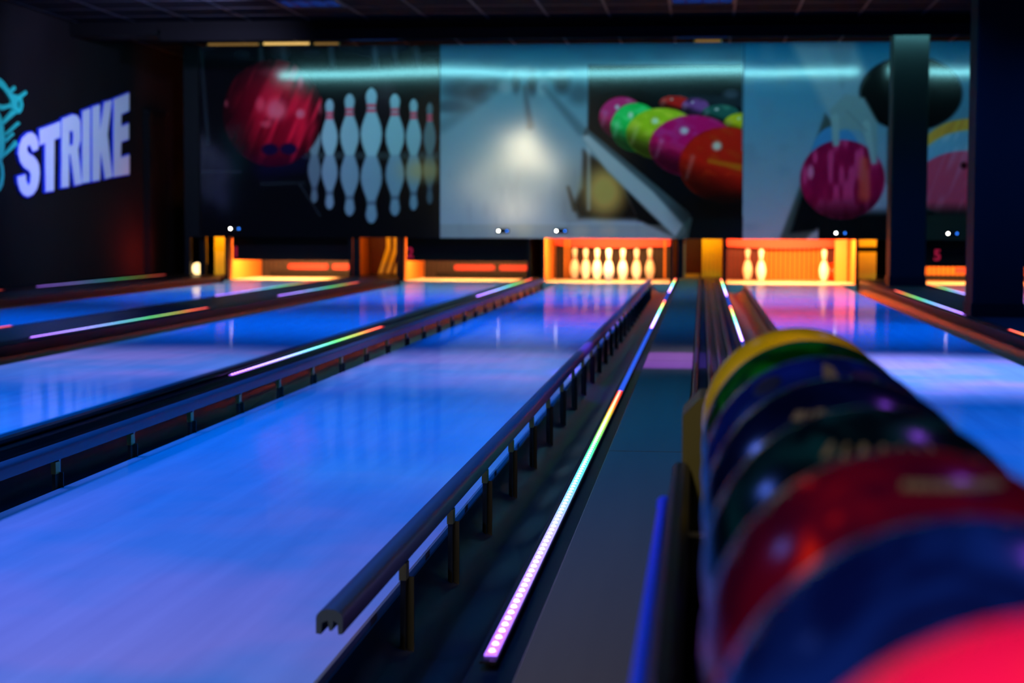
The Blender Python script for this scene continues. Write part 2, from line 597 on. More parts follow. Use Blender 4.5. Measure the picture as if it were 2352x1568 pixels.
BD = (0.02, 0.10, 0.75)
LO = 0.7907
led_strip(LC[2] + LO, 'brightest rainbow light strip, left of the grey cover beside the balls',
          [(2.45, 6.45), (10.4, 14.2), (15.9, 19.9)], 1.25, (2.45, 6.45), dim=[(6.45, 10.4, (0.03, 0.12, 0.9)), (14.2, 15.9, (0.02, 0.08, 0.7))])
led_strip(LC[3] - LO, 'short bright light strip right of the grey cover, ending at the yellow ball',
          [(9.3, 13.3), (15.2, 19.9)], 1.3, dim=[(5.0, 9.3, (0.01, 0.05, 0.5)), (13.3, 15.2, (0.02, 0.08, 0.7))])
led_strip(LC[2] - LO, 'rainbow light strip behind the left bumper rail, violet to red', [(6.9, 10.3), (14.7, 19.5)], 0.8, (6.9, 10.3))
led_strip(LC[1] - LO, 'rainbow light strip reaching the left edge below the sign', [(9.0, 12.4), (14.5, 18.0)], 0.55)
led_strip(LC[0] + LO, 'rainbow light strip on the right side of the farthest left lane', [(6.0, 10.0), (14.4, 18.3)], 0.5)
led_strip(-6.2, 'dim light strip along the foot of the sign wall', [(12.6, 15.2), (16.0, 20.0)], 0.25, lift=.0042)
led_strip(LC[3] + LO, 'light strip along the right gutter, left of both columns', [(7.4, 10.6), (12.3, 16.8)], 0.7)
led_strip(LC[4] - LO, 'short light strip glimpsed between the two dark columns', [(8.0, 11.2), (15.4, 18.6)], 0.7)

# ------------------------------------------------------------------ bumper rails
def rail_profile(xc, zc, s=1):
    w, h = 0.0195, 0.0185
    top = []
    for i in range(11):
        a = math.pi * i / 10
        top.append((xc + w * math.cos(a), zc + h * 0.25 + h * 0.75 * math.sin(a)))
    bot = [(xc - w, zc - h * .95), (xc - w * .62, zc - h), (xc - w * .55, zc - h * .1), (xc - w * .12, zc + h * .1),
           (xc - w * .02, zc - h * .7), (xc + w * .2, zc - h * .7), (xc + w * .3, zc + h * .1), (xc + w * .6, zc - h * .1),
           (xc + w * .68, zc - h), (xc + w, zc - h * .95)]
    return top + bot


def bumper(xc, zc, y0, y1, posts, side, label, dep=.185):
    t = thing('bumper_rail', (xc, y0, 0), label, 'bumper rail', 'raised bumper rails')
    MB().sweep(rail_profile(xc, zc), [y0, 5, 8, 12, 15, y1]).build('rail', M['rail'], t, smooth=True)
    first = None
    for y in posts:
        if first is None:
            d = MB()
            d.box(-.0045, .0045, -.014, .014, -dep, -.036)
            d.box(-.0045, .016 * side, .010, .014, -dep, -.05)
            p = d.build('post', M['postdark'], t, world=False)
            p.location = (xc + side * .012 - t.location.x, y - y0, zc)
            e = MB()
            e.box(-.003, .003, .016, .028, -dep + .005, -.02)
            e.cyl((-.004, .02, -.016), (.004, .02, -.016), .008, 8)
            q = e.build('release_blade', M['steel'], p, world=False)
            k = MB()
            k.box(-.0065, .0065, -.016, .0155, -.052, -.022)
            r = k.build('bracket', M['brass'], p, world=False)
            first = (p, q, r)
        else:
            p = clone(first[0], t, (xc + side * .012 - t.location.x, y - y0, zc))
            clone(first[1], p, (0, 0, 0))
            clone(first[2], p, (0, 0, 0))
    return t


bumper(-0.526, 0.100, 2.46, 18.0, [3.03 + .585 * k for k in range(26)], 1,
       'grey bumper rail on posts with open end in the foreground')
bumper(-1.63, 0.089, 2.46, 18.3, [3.10 + .592 * k for k in range(26)], 1,
       'grey bumper rail on posts along the left side of the front lane', .105)
t = thing('bumper_rail', (LC[3] - HW - .02, 5.0, 0), 'low dark bumper rail left of the lane with three pins', 'bumper rail')
MB().sweep(rail_profile(LC[3] - HW - .025, 0.012), [5, 9, 13, 18.6]).build('rail', M['ridge'], t, smooth=True)

# ------------------------------------------------------------------ pins
PINP = [(0.0258, 0), (0.036, .01), (0.0455, .045), (0.0563, .085), (0.0605, .115), (0.058, .149), (0.0495, .184), (0.0385, .219),
        (0.0287, .238), (0.0248, .257), (0.0236, .27), (0.0255, .298), (0.0300, .325), (0.0323, .343), (0.0305, .362), (0.0222, .374), (0.011, .3805), (0.001, .381)]


def pin(x, y, label, first=[]):
    t = thing('bowling_pin', (x, y, 0.0005), label, 'bowling pin', 'white pins standing on the decks')
    if not first:
        bd = MB().lathe(PINP, seg=28).build('body', M['pin'], t, smooth=True, world=False)
        bs = []
        for z0, z1 in ((.238, .250), (.262, .274)):
            pr = [(np.interp(z, [q[1] for q in PINP], [q[0] for q in PINP]) + .0006, z) for z in np.linspace(z0, z1, 3)]
            bs.append(MB().lathe(pr, seg=28).build('neck_band', M['pinred'], t, smooth=True, world=False))
        first.append((bd, bs))
    else:
        clone(first[0][0], t, (0, 0, 0))
        for b in first[0][1]:
            clone(b, t, (0, 0, 0))
    return t


YH = 20.70
for dx, dy, lb in ((0, 0, 'bright head pin at the centre of the seven standing pins'),
                   (-.1524, .264, 'pin just left of the bright centre pin'),
                   (.1524, .264, 'pin just right of the bright centre pin'),
                   (-.3048, .528, 'second pin from the left in the row of seven'),
                   (.3048, .528, 'second pin from the right in the row of seven'),
                   (-.4572, .792, 'leftmost pin in the row of seven'),
                   (.4572, .792, 'rightmost pin in the row of seven')):
    pin(LC[2] + dx, YH + dy, lb)
for dx, dy, lb in ((-.4572, .792, 'leftmost of the three pins on the right-hand lane'),
                   (-.3048, .528, 'middle one of the three pins, standing close beside its left neighbour'),
                   (.437, .528, 'single pin standing apart before the orange ribbed curtain')):
    pin(LC[3] + dx, YH + dy, lb)

# ------------------------------------------------------------------ pinsetter pits
def text_mesh(ch, size, m, parent, loc, name):
    cu = bpy.data.curves.new('tmp', 'FONT')
    cu.body = ch
    cu.size = size
    cu.extrude = 0.002
    cu.offset = 0.004
    o = bpy.data.objects.new('tmp', cu)
    col.objects.link(o)
    bpy.context.view_layer.update()
    dg = bpy.context.evaluated_depsgraph_get()
    me = bpy.data.meshes.new_from_object(o.evaluated_get(dg))
    bpy.data.objects.remove(o)
    me.materials.clear()
    me.materials.append(m)
    r = bpy.data.objects.new(name, me)
    col.objects.link(r)
    r.parent = parent
    off = Vector((0, 0, 0))
    p = parent
    while p is not None:
        off += p.location
        p = p.parent
    r.location = Vector(loc) - off
    r.rotation_euler = (math.pi / 2, 0, 0)
    return r


def ribbed(x0, x1, y, z0, z1, pitch=0.042, dep=0.02):
    """corrugated sheet facing the camera"""
    n = max(2, int((x1 - x0) / pitch))
    top = []
    for i in range(n):
        a = x0 + (x1 - x0) * i / n
        p = (x1 - x0) / n
        top += [(a, y), (a + p * .55, y), (a + p * .62, y + dep), (a + p * .93, y + dep)]
    top.append((x1, y))
    poly = top + [(x1, y + .03), (x0, y + .03)]
    return MB().prism(poly, 'z', z0, z1)


PYF, PYB = 20.34, 22.1
pit_labels = ['pinsetter pit of the first lane, lowered black board numbered 1',
              'pinsetter pit of the second lane, lowered black board numbered 2',
              'open glowing pit around the seven standing pins',
              'open glowing pit with ribbed orange curtain behind three pins',
              'pinsetter pit numbered 5, seen between the two columns']
PITW = [120, 70, 70, 95, 75]
for k, c in enumerate(LC):
    t = thing('pinsetter', (c, 21.0, FL), pit_labels[k], 'pinsetter', 'pinsetters at the lane ends')
    for s in (-1, 1):
        xa, xb = sorted((c + s * (GUT - .004), c + s * (GUT - .034)))
        kb = MB().box(xa, xb, PYF + .03, PYB, -0.008, 0.72).build('kickback', M['kick'], t)
        MB().box(xa - .004, xb + .004, PYF + .005, PYF + .028, -0.008, 0.72).build('edge_strip', M['kickdark'], kb)
    cw = GUT - .036
    MB().bbox(c - cw + .002, c + cw - .002, YD + .004, 21.75, FL + 0.02, 0.0, 0.003).build('pin_deck', M['deck'], t)
    def strips(xa, xb, m):
        n = max(1, round((xb - xa) / .056))
        p = (xb - xa) / n
        s0 = None
        for i in range(n):
            if s0 is None:
                s0 = MB().bbox(-.021, .021, -.008, .008, 0, .76, .004).build('curtain_strip', m, t, world=False)
                s0.location = (xa + p * .5 - c, .95, -.04 - FL)
            else:
                clone(s0, t, (xa + p * (i + .5) - c, .95 + (.006 if i % 3 == 1 else 0), -.04 - FL))
    if k in (3, 4):
        MB().box(c - cw, c + cw, 21.985, 22.0, -.06, .72).build('pit_back', M['curtaind'], t)
        if k == 3:
            strips(c - cw, c - .30, M['curtain_shade'])  # shaded part of the curtain, painted as dark red strips
            strips(c - .298, c + .50, M['curtain'])
            strips(c + .502, c + cw, M['curtain_shade'])
            MB().box(c + .56, c + .70, 21.2, 21.23, .0, .72).build('guide_board', M['kick'], t)
        else:
            strips(c - cw, c + cw, M['curtain'])
    else:
        ribbed(c - cw, c + cw, 21.95, -.06, .72, .06, .01).build('pit_curtain', M['curtaind'], t)
    if k == 2:
        for xx in (c - .60, c - .555, c + .62):
            MB().box(xx, xx + .022, 21.7, 21.73, 0, .72).build('guide_post', M['curtain'], t)
    if k in (0, 1, 4):
        rb = MB().bbox(c - cw + .01, c + cw - .01, 20.52, 20.55, .232 if k != 4 else .20, .66, .006).build('rake_board', M['rake'], t)
        text_mesh('12__5'[k], .17, M['numred'], rb, (c - .715 if k < 2 else c - .50, 20.517, .27 if k < 2 else .275), 'lane_number')
        for a, b in ((-.30, .20), (.26, cw - .03)) if k < 2 else ((-.1, cw - .03),):
            MB().bbox(c + a, c + b, 21.60, 21.66, .095, .165, .015).build('cushion_bar', M['cushion'], t)
        MB().box(c - cw + .2, c + cw - .02, 21.58, 21.75, .012, .072).build('tail_plank', M['kickdark'], t)
        ly = 20.64
    else:
        n = 16
        poly = [(c - cw + 2 * cw * i / n, (.408 - .03 * math.sin(math.pi * i / n))) for i in range(n + 1)] + [(c + cw, .72), (c - cw, .72)]
        MB().prism(poly, 'y', 21.72, 21.75).build('top_shield', M['orange'], t)
        ly = 20.46
    lamp('pit_light', 'AREA', (c, ly, .57), (1.0, .42, .13), PITW[k], (c, ly + .55, -.25), shape='RECTANGLE', size=1.25, size_y=.06)

# things between the pinsetters
t = thing('ball_chute', ((LC[0] + LC[1]) / 2, 21.0, FL), 'dark red chute with three slanted yellow bars between pits 1 and 2', 'ball chute')
xa, xb = LC[0] + GUT + .01, LC[1] - GUT - .01
MB().box(xa, xb, 21.4, 21.45, CT - .0055, .72).build('back_board', M['redboard'], t)
MB().box(xa, xa + .075, 20.34, 20.40, CT - .0055, .72).build('post', M['kickdark'], t)
MB().box(xb - .03, xb, 20.34, 20.40, CT - .0055, .72).build('post', M['kickdark'], t)
for i in range(3):
    xx = xa + .265 + i * .085
    poly = [(xx - .09, CT + .01), (xx - .035, CT + .01), (xx + .06, .36), (xx + .06, .62), (xx + .01, .62), (xx + .01, .38)]
    MB().prism(poly, 'y', 21.0 + i * .02, 21.012 + i * .02).build('slanted_bar', M['yellow'], t)
lamp('chute_light', 'AREA', (xa + .3, 20.45, .62), (1.0, .5, .06), 3.0, (xa + .3, 21.1, .1), shape='RECTANGLE', size=.35, size_y=.05)

t = thing('ball_door', ((LC[2] + LC[3]) / 2, 20.9, FL), 'yellow ribbed ball door between the two open pits', 'ball door')
xa, xb = LC[2] + GUT + .01, LC[3] - GUT - .01
MB().box(xa, xb, 21.3, 21.34, CT - .0055, .72).build('back_board', M['redboard'], t)
MB().box(xa + .035, xa + .095, 20.34, 20.40, CT - .0055, .72).build('post', M['kickdark'], t)
MB().box(xa + .10, xa + .125, 20.36, 20.40, CT - .0055, .72).build('post_trim', M['kick'], t)
for i in range(5):
    a = 0.0 + i * .048
    MB().cyl((a + .022, 20.72, CT + .002), (a + .022, 20.72, .70), .023, 14).build('curtain_rib', M['yellow'], t, smooth=True)
MB().box(-.20, -.02, 20.9, 21.25, CT - .0055, CT + .03).build('sill', M['yellow'], t)
lamp('door_light', 'AREA', (0.0, 20.42, .62), (1.0, .62, .08), 2.6, (0.0, 20.95, .1), shape='RECTANGLE', size=.4, size_y=.05)

t = thing('yellow_screen', (1.95, 20.7, FL), 'yellow side panel with dark band right of the three pins', 'screen')
MB().box(1.80, 2.0, 20.72, 20.75, CT - .0055, .36).build('lower_panel', M['yellow'], t)
MB().box(1.80, 2.0, 20.72, 20.75, .42, .70).build('upper_panel', M['yellow'], t)
MB().box(1.80, 2.0, 20.735, 20.76, .36, .42).build('band', M['kickdark'], t)
MB().box(2.3, 2.345, 20.72, 20.75, CT - .0055, .70).build('jamb', M['yellow'], t)
lamp('panel_light', 'AREA', (1.98, 20.42, .6), (1.0, .5, .05), 2.6, (1.9, 20.9, .1), shape='RECTANGLE', size=.4, size_y=.05)

t = thing('yellow_screen', (-5.8, 20.7, FL), 'yellow lit panel at the left end beside the pit numbered 1', 'screen')
MB().box(-5.81, -5.665, 20.7, 20.73, CT - .0055, .70).build('wide_panel', M['yellow'], t)
MB().box(-5.955, -5.905, 20.7, 20.73, CT + .12, .70).build('narrow_panel', M['yellow'], t)
MB().box(-5.9, -5.83, 20.38, 20.44, CT - .0055, .70).build('post', M['kickdark'], t)
lamp('panel_light', 'AREA', (-5.78, 20.42, .6), (1.0, .55, .05), 3.2, (-5.78, 20.9, .1), shape='RECTANGLE', size=.4, size_y=.05)
t = thing('pit_lamp', (-5.98, 20.45, CT - .0055), 'small warm white lamp at the foot of the left wall corner', 'lamp')
MB().lathe([(.03, 0), (.055, .03), (.06, .08), (.045, .12), (.01, .135)], (-5.95, 20.45, CT + .006), 16).build('glass', M['lamp_blob'], t, smooth=True)
MB().lathe([(.02, 0), (.03, .02), (.03, .06), (.01, .08)], (-6.05, 20.40, CT + .006), 14).build('glass', M['lamp_blob'], t, smooth=True)
MB().box(-6.10, -5.903, 20.37, 20.53, CT - .0055, CT + .006).build('base', M['kickdark'], t)
lamp('pit_lamp_light', 'SPOT', (-6.12, 20.24, .26), (1.0, .03, .012), 45, (-6.75, 20.2, .42), spot_size=math.radians(150), spot_blend=1.0, shadow_soft_size=.05)

# ------------------------------------------------------------------ printed mural panels
H = (193.662, -3.14886, 1611.41, -1.98475, -203.146, 650.352, -0.00526896, -0.00329356)


def design(X, Z):
    """panel metres -> design units of the printed artwork"""
    d = H[6] * X + H[7] * Z + 1
    return (H[0] * X + H[1] * Z + H[2]) / d, (H[3] * X + H[4] * Z + H[5]) / d


def s2l(a):
    a = np.asarray(a, dtype=np.float64) / 255.0
    return np.where(a <= 0.04045, a / 12.92, ((a + 0.055) / 1.055) ** 2.4)


def sm(x, a, b):
    t = np.clip((x - a) / (b - a), 0, 1)
    return t * t * (3 - 2 * t)


def vnoise(u, v, su, sv, seed):
    r = np.random.RandomState(seed)
    g = r.rand(64, 64)
    x, y = u / su, v / sv
    xi, yi = np.floor(x).astype(int), np.floor(y).astype(int)
    fx, fy = x - xi, y - yi
    fx, fy = fx * fx * (3 - 2 * fx), fy * fy * (3 - 2 * fy)
    q = lambda a, b: g[a % 64, b % 64]
    return (q(xi, yi) * (1 - fx) + q(xi + 1, yi) * fx) * (1 - fy) + (q(xi, yi + 1) * (1 - fx) + q(xi + 1, yi + 1) * fx) * fy


PINT = [(0, .0), (.02, .28), (.08, .49), (.14, .53), (.22, .44), (.29, .38), (.36, .45), (.47, .72), (.58, .93), (.68, 1.0), (.80, .92), (.90, .72), (1.0, .47)]


def paint(u, v):
    """artwork of the four masking panels with two lamp glows painted in, sRGB 0-255"""
    C = np.zeros(u.shape + (3,))

    def put(mask, rgb):
        rgb = np.asarray(rgb, float)
        C[:] = C * (1 - mask[..., None]) + (rgb if rgb.ndim > 1 else rgb[None, :]) * mask[..., None]

    def ell(cx, cy, rx, ry, soft=.06):
        d = np.sqrt(((u - cx) / rx) ** 2 + ((v - cy) / ry) ** 2)
        return 1 - sm(d, 1 - soft, 1 + soft), d

    def seg(x0, y0, x1, y1, wa, wb, soft=3.0):
        dx, dy = x1 - x0, y1 - y0
        t = np.clip(((u - x0) * dx + (v - y0) * dy) / (dx * dx + dy * dy), 0, 1)
        d = np.hypot(u - x0 - t * dx, v - y0 - t * dy)
        wd = wa + (wb - wa) * t
        return 1 - sm(d, wd - soft, wd + soft)

    def poly(pts, soft=3.0):
        inside = np.zeros(u.shape, bool)
        dm = np.full(u.shape, 1e9)
        n = len(pts)
        for i in range(n):
            (x0, y0), (x1, y1) = pts[i], pts[(i + 1) % n]
            cond = ((y0 > v) != (y1 > v)) & (u < (x1 - x0) * (v - y0) / ((y1 - y0) or 1e-9) + x0)
            inside ^= cond
            dx, dy = x1 - x0, y1 - y0
            t = np.clip(((u - x0) * dx + (v - y0) * dy) / (dx * dx + dy * dy + 1e-9), 0, 1)
            dm = np.minimum(dm, np.hypot(u - x0 - t * dx, v - y0 - t * dy))
        return sm(np.where(inside, dm, -dm), -soft, soft)

    n1 = vnoise(u, v, 40, 26, 1)
    n2 = vnoise(u, v, 12, 40, 2)
    n3 = vnoise(u + .4 * v, v, 9, 60, 3)
    # ---------- panel 1: big red ball and the row of pins
    put(np.ones(u.shape), (5, 9, 14))
    put(sm(v, 165, 110) * .6 * n1, (40, 70, 85))
    for x, a in ((598, .4), (650, .3), (760, .4), (860, .5), (906, .35), (955, .4)):
        put(seg(x, 105, x + 3, 150, 5, 8, 5) * a, (60, 100, 115))
    put(seg(462, 120, 478, 330, 4, 5, 5) * .35, (50, 90, 100))
    put(seg(700, 357, 1010, 357, 9, 9, 7) * .45, (70, 105, 110))
    put(seg(455, 394, 552, 394, 3, 3, 3) * .35, (60, 90, 100))
    put(seg(600, 422, 700, 420, 5, 4, 5) * .3, (50, 80, 90))
    put(seg(690, 425, 735, 495, 3, 3, 3) * .3, (60, 90, 100))
    put(seg(610, 385, 690, 375, 25, 20, 20) * .6, (10, 14, 50))
    for (x, yt, yb, hw, yr, br) in ((722, 292, 356, 15, 466, .75), (757, 227, 355, 18.5, 481, 1), (803, 215, 356, 21.5, 496, 1), (853, 202, 357, 24.5, 513, 1.06),
                                    (907, 215, 356, 21.5, 496, 1.04), (950, 227, 355, 17.5, 483, 1), (987, 235, 353, 14, 469, .62)):
        hh = yb - yt if x != 722 else 120
        yt = yb - hh
        t = np.clip((v - yt) / hh, 0, 1)
        wd = np.interp(t, [q[0] for q in PINT], [q[1] for q in PINT]) * hw
        mk = (1 - sm(np.abs(u - x), wd - 2, wd + 2)) * (v > yt) * (v <= yb)
        base = np.array((122, 182, 196)) * br
        put(mk, base[None, None, :] * (1 - .25 * np.clip((u - x) / hw, -1, 1) ** 2)[..., None] if False else base)
        for ys in (.26, .335):
            put(mk * (1 - sm(np.abs(v - (yt + ys * hh)), 2.2, 5)), (205, 70, 95))
        hr = yr - yb
        t = np.clip((yr - v) / hr, 0, 1)
        wd = np.interp(t, [q[0] for q in PINT], [q[1] for q in PINT]) * hw
        mk = (1 - sm(np.abs(u - x), wd - 2.5, wd + 2.5)) * (v > yb) * (v < yr)
        put(mk * .92, np.array((112, 164, 188)) * br)
        put(mk * (1 - sm(np.abs(v - (yb + hr * .70)), 3, 7)) * .5, (50, 70, 90))
    put(ell(975, 392, 48, 24, .9)[0] * .55, (190, 170, 90))  # warm lamp reflection painted into the print
    mk, d = ell(627, 260, 115, 122, .025)
    lightside = sm(u - 627 - .3 * (v - 260), -130, 90)
    put(mk, (22, 3, 10))
    put(mk * (.12 + .88 * lightside) * sm(d, 1.05, .55), (165, 12, 46))
    put(mk * sm(n3, .45, .8) * lightside * .8, (205, 30, 66))
    put(mk * sm(n3, .55, .2) * .35, (60, 0, 20))
    put(mk * sm(v, 240, 150) * .55, (40, 14, 24))
    put(mk * sm(v, 330, 385) * .6, (50, 4, 40))
    for (x, y, rx, ry, a) in ((634, 252, 22, 24, .8), (598, 240, 10, 16, .5), (690, 261, 10, 10, .85), (612, 285, 12, 8, .5), (690, 190, 7, 14, .7), (521, 178, 6, 12, .6), (520, 238, 4, 8, .5), (735, 250, 4, 12, .6), (640, 165, 40, 12, .25)):
        put(mk * ell(x, y, rx, ry, .6)[0] * a * (.6 + .4 * n1), (215, 120, 140))
    for (x, y) in ((620, 343), (663, 342)):
        put(ell(x, y, 19, 13, .25)[0], (14, 12, 48))
    # ---------- panels 2 and 3: blurred lane picture and the ball rack
    P2 = u > 1010.5
    k = np.clip((v - 105) / 440, 0, 1)
    bgc = np.stack([np.interp(k, [0, .1, .3, .5, .75, 1], [14, 50, 78, 108, 138, 150]),
                    np.interp(k, [0, .1, .3, .5, .75, 1], [96, 128, 144, 157, 172, 178]),
                    np.interp(k, [0, .1, .3, .5, .75, 1], [128, 152, 165, 176, 190, 196])], -1)
    put(P2 * 1.0, bgc)
    put(P2 * (1 - sm(np.abs(v - 118), 10, 40)) * (.2 + .5 * n1), (40, 90, 115))
    for (x, y, rx, ry, a) in ((1060, 205, 45, 26, .7), (1130, 195, 36, 16, .6), (1185, 190, 10, 22, .8), (1222, 190, 12, 26, .95), (1290, 190, 18, 24, .9), (1100, 215, 22, 20, .6),
                              (1330, 215, 26, 24, .5), (1035, 245, 40, 14, .6), (1255, 180, 20, 8, .4)):
        put(P2 * ell(x, y, rx, ry, .7)[0] * a, (20, 48, 62))
    for (x, y, rx, ry) in ((1205, 168, 32, 14), (1285, 172, 26, 10), (1245, 200, 12, 18), (1160, 200, 16, 14)):
        put(P2 * ell(x, y, rx, ry, .7)[0] * .5, (140, 185, 195))
    put(P2 * seg(1205, 200, 1218, 290, 5, 8, 6) * .75, (40, 80, 96))
    put(P2 * seg(1250, 200, 1335, 300, 7, 11, 8) * .55, (40, 84, 100))
    put(P2 * seg(1130, 215, 1015, 290, 6, 14, 12) * .45, (50, 95, 110))
    put(P2 * sm(n2, .55, .9) * sm(v, 330, 420) * .22, (115, 140, 165))
    put(P2 * ell(1180, 385, 95, 60, .95)[0] * .35, (228, 228, 205))  # pale glow of the warm lamp's reflection, painted in here too
    put(P2 * ell(1320, 455, 35, 70, .8)[0] * .35 * (v < 512), (90, 95, 80))
    # golden bin
    put(poly([(1340, 345), (1420, 400), (1470, 505), (1330, 500), (1318, 470), (1338, 430)], 9), (14, 12, 8))
    put(ell(1388, 440, 46, 55, .6)[0] * .95, (196, 170, 88))
    put(seg(1305, 430, 1320, 480, 3, 6, 4) * .7, (40, 34, 18))
    put(seg(1352, 480, 1352, 300, 4, 5, 4) * .6, (170, 195, 200))
    # dark room with rack
    put(poly([(1352, 150), (1705.5, 150), (1705.5, 552), (1560, 552), (1510, 480), (1350, 300)], 4), (7, 13, 18))
    put(ell(1440, 245, 54, 52, .3)[0], (3, 4, 7))
    put(poly([(1420, 395), (1465, 505), (1555, 548), (1510, 480)], 5), (12, 12, 10))
    put(seg(1560, 225, 1700, 235, 10, 14, 10) * .4, (50, 80, 95))
    put(ell(1680, 215, 18, 10, .6)[0] * .5, (80, 110, 130))
    put(poly([(1345, 292), (1338, 312), (1340, 322), (1395, 392), (1560, 550), (1600, 550), (1585, 490), (1470, 395)], 3), (58, 84, 92))
    put(poly([(1338, 312), (1340, 322), (1395, 392), (1556, 550), (1580, 528), (1500, 440), (1352, 310)], 5), (150, 182, 192))
    for (x, y, rx, ry, c1, c2) in ((1550, 236, 36, 16, (200, 24, 20), (230, 60, 50)), (1597, 245, 32, 20, (110, 70, 140), (40, 20, 60)), (1655, 262, 44, 22, (28, 92, 84), (60, 130, 110)),
                                   (1706, 285, 44, 26, (170, 190, 20), (200, 210, 50)), (1428, 270, 52, 48, (215, 34, 112), (235, 110, 150)), (1460, 292, 57, 56, (10, 205, 88), (80, 235, 140)),
                                   (1521, 307, 82, 59, (150, 205, 30), (190, 225, 70)), (1592, 335, 100, 70, (206, 16, 104), (240, 60, 140)), (1668, 378, 107, 86, (190, 30, 18), (235, 60, 20))):
        mk, d = ell(x, y, rx, ry, .04)
        put(mk, c1)
        sw = np.clip(sm(vnoise(u * .8 + v, v - .5 * u, 22, 14, int(x)), .5, .85), 0, 1)
        put(mk * sw * .6, c2)
        put(mk * sm(v - .35 * (u - x), y - ry * .05, y + ry * .9) * .85, tuple(q * .16 for q in c1))
        put(mk * seg(x - rx * .85, y + ry * .35, x - rx * .72, y - ry * .2, 2, 5, 7) * .28, (225, 225, 235))
        put(mk * ell(x - rx * .2, y - ry * .5, rx * .1, ry * .12, .6)[0] * .8, (250, 240, 230))
    put(P2 * seg(1630, 370, 1706, 385, 4, 8, 6) * (u < 1705.5) * .7, (240, 130, 20))
    put(P2 * sm(v, 430, 470) * ell(1680, 480, 110, 60, .5)[0] * .9, (14, 10, 6))
    put(P2 * (v > 516) * (u < 1560 + (v - 550)) * .5, (130, 150, 150))
    for x in (1205, 1335, 1398):
        put(P2 * ell(x, 531, 18, 14, .7)[0] * .35, (200, 200, 170))
    put(P2 * (u > 1575) * (v > 500) * (u < 1705.5) * 1.0, (10, 16, 16))
    put(P2 * poly([(1545, 552), (1580, 500), (1590, 500), (1580, 552)], 3) * .8, (60, 86, 84))
    # ---------- panel 4 and 5: hand with ball
    P4 = (u > 1705.5) * 1.0
    bg4 = np.stack([np.interp(k, [0, .2, .5, .8, 1], [14, 50, 88, 122, 138]), np.interp(k, [0, .2, .5, .8, 1], [106, 130, 144, 158, 166]), np.interp(k, [0, .2, .5, .8, 1], [146, 164, 174, 186, 192])], -1)
    put(P4, bg4)
    put(P4 * sm(n1, .4, .9) * .25, (80, 120, 145))
    put(P4 * poly([(1815, 95), (1960, 95), (2020, 230), (1990, 270), (1905, 270), (1860, 180)], 14) * .5, (135, 168, 178))
    put(P4 * poly([(1900, 95), (1960, 95), (1950, 150), (1935, 200)], 10) * .5, (70, 115, 135))
    put(P4 * poly([(1895, 260), (1840, 420), (1790, 552), (1850, 552), (1910, 480), (1930, 300)], 6), (50, 74, 78))
    put(P4 * poly([(1845, 440), (1815, 535), (1870, 530), (1930, 500), (1900, 440)], 8), (7, 11, 14))
    put(P4 * ((u > 1880) & (v > 470)) * sm(v, 470, 500), (10, 15, 18))
    put(P4 * ell(2092, 215, 118, 86, .05)[0], (5, 8, 12))
    put(P4 * poly([(2040, 300), (2060, 260), (2130, 300), (2100, 420), (2040, 420)], 8), (5, 8, 12))
    put(P4 * ell(1920, 355, 56, 66, .05)[0], (50, 130, 190))
    mk, d = ell(1935, 412, 97, 90, .04)
    put(P4 * mk, (136, 16, 70))
    put(P4 * mk * sm(n2, .45, .8) * .8, (182, 62, 130))
    put(P4 * mk * sm(n2, .6, .25) * .5, (90, 0, 52))
    put(P4 * mk * seg(1985, 370, 1985, 450, 10, 14, 9) * .6, (220, 100, 60))
    put(P4 * mk * sm(v, 440, 500) * .8, (26, 4, 16))
    put(P4 * mk * ell(1862, 395, 7, 16, .5)[0] * .6, (225, 170, 210))
    skin = (96, 142, 152)
    put(P4 * poly([(1905, 255), (1940, 215), (1985, 225), (2015, 280), (2015, 375), (2003, 372), (1992, 325), (1975, 300), (1945, 296), (1925, 300), (1912, 290)], 5), skin)
    put(P4 * seg(1918, 270, 1920, 328, 9, 8, 4), (108, 156, 166))
    put(P4 * seg(1990, 285, 2006, 372, 9, 5, 4), (112, 160, 170))
    put(P4 * seg(1945, 255, 1990, 300, 2, 2, 3) * .5, (80, 116, 126))
    # right of the column: stacked balls
    for (x, y, rx, ry, c1, c2) in ((2235, 352, 122, 80, (196, 160, 60), (150, 130, 50)), (2240, 382, 130, 84, (90, 165, 205), (140, 195, 220)), (2215, 425, 115, 78, (190, 70, 110), (225, 120, 160))):
        mk, d = ell(x, y, rx, ry, .04)
        mk = mk * (u > 2060)
        put(P4 * mk, c1)
        put(P4 * mk * sm(n3, .5, .8) * .6, c2)
    put(P4 * (u > 2060) * sm(v, 455, 500), (10, 24, 24))
    put(P4 * (u > 2060) * sm(v, 488, 498) * .6, (36, 56, 54))
    put(P4 * ell(2214, 380, 8, 8, .4)[0], (40, 8, 20))
    return np.clip(C, 0, 255)


def mural_mat():
    m, nt, N, L, b = newmat('glossy_mural_print')
    a = N.new('ShaderNodeAttribute')
    a.attribute_name = 'print'
    L.new(a.outputs['Color'], b.inputs['Base Color'])
    b.inputs['Roughness'].default_value = 0.115
    b.inputs['Specular IOR Level'].default_value = 0.5
    tc = N.new('ShaderNodeTexCoord')
    nz = N.new('ShaderNodeTexNoise')
    nz.inputs['Scale'].default_value = 0.55
    nz.inputs['Detail'].default_value = 1
    bp = N.new('ShaderNodeBump')
    bp.inputs['Strength'].default_value = 0.6
    bp.inputs['Distance'].default_value = 0.05
    L.new(tc.outputs['Object'], nz.inputs['Vector'])
    L.new(nz.outputs['Fac'], bp.inputs['Height'])
    L.new(bp.outputs['Normal'], b.inputs['Normal'])
    return m


M['mural'] = mural_mat()
MY = 20.30
INK = np.array((2.2, 1.06, 1.0))


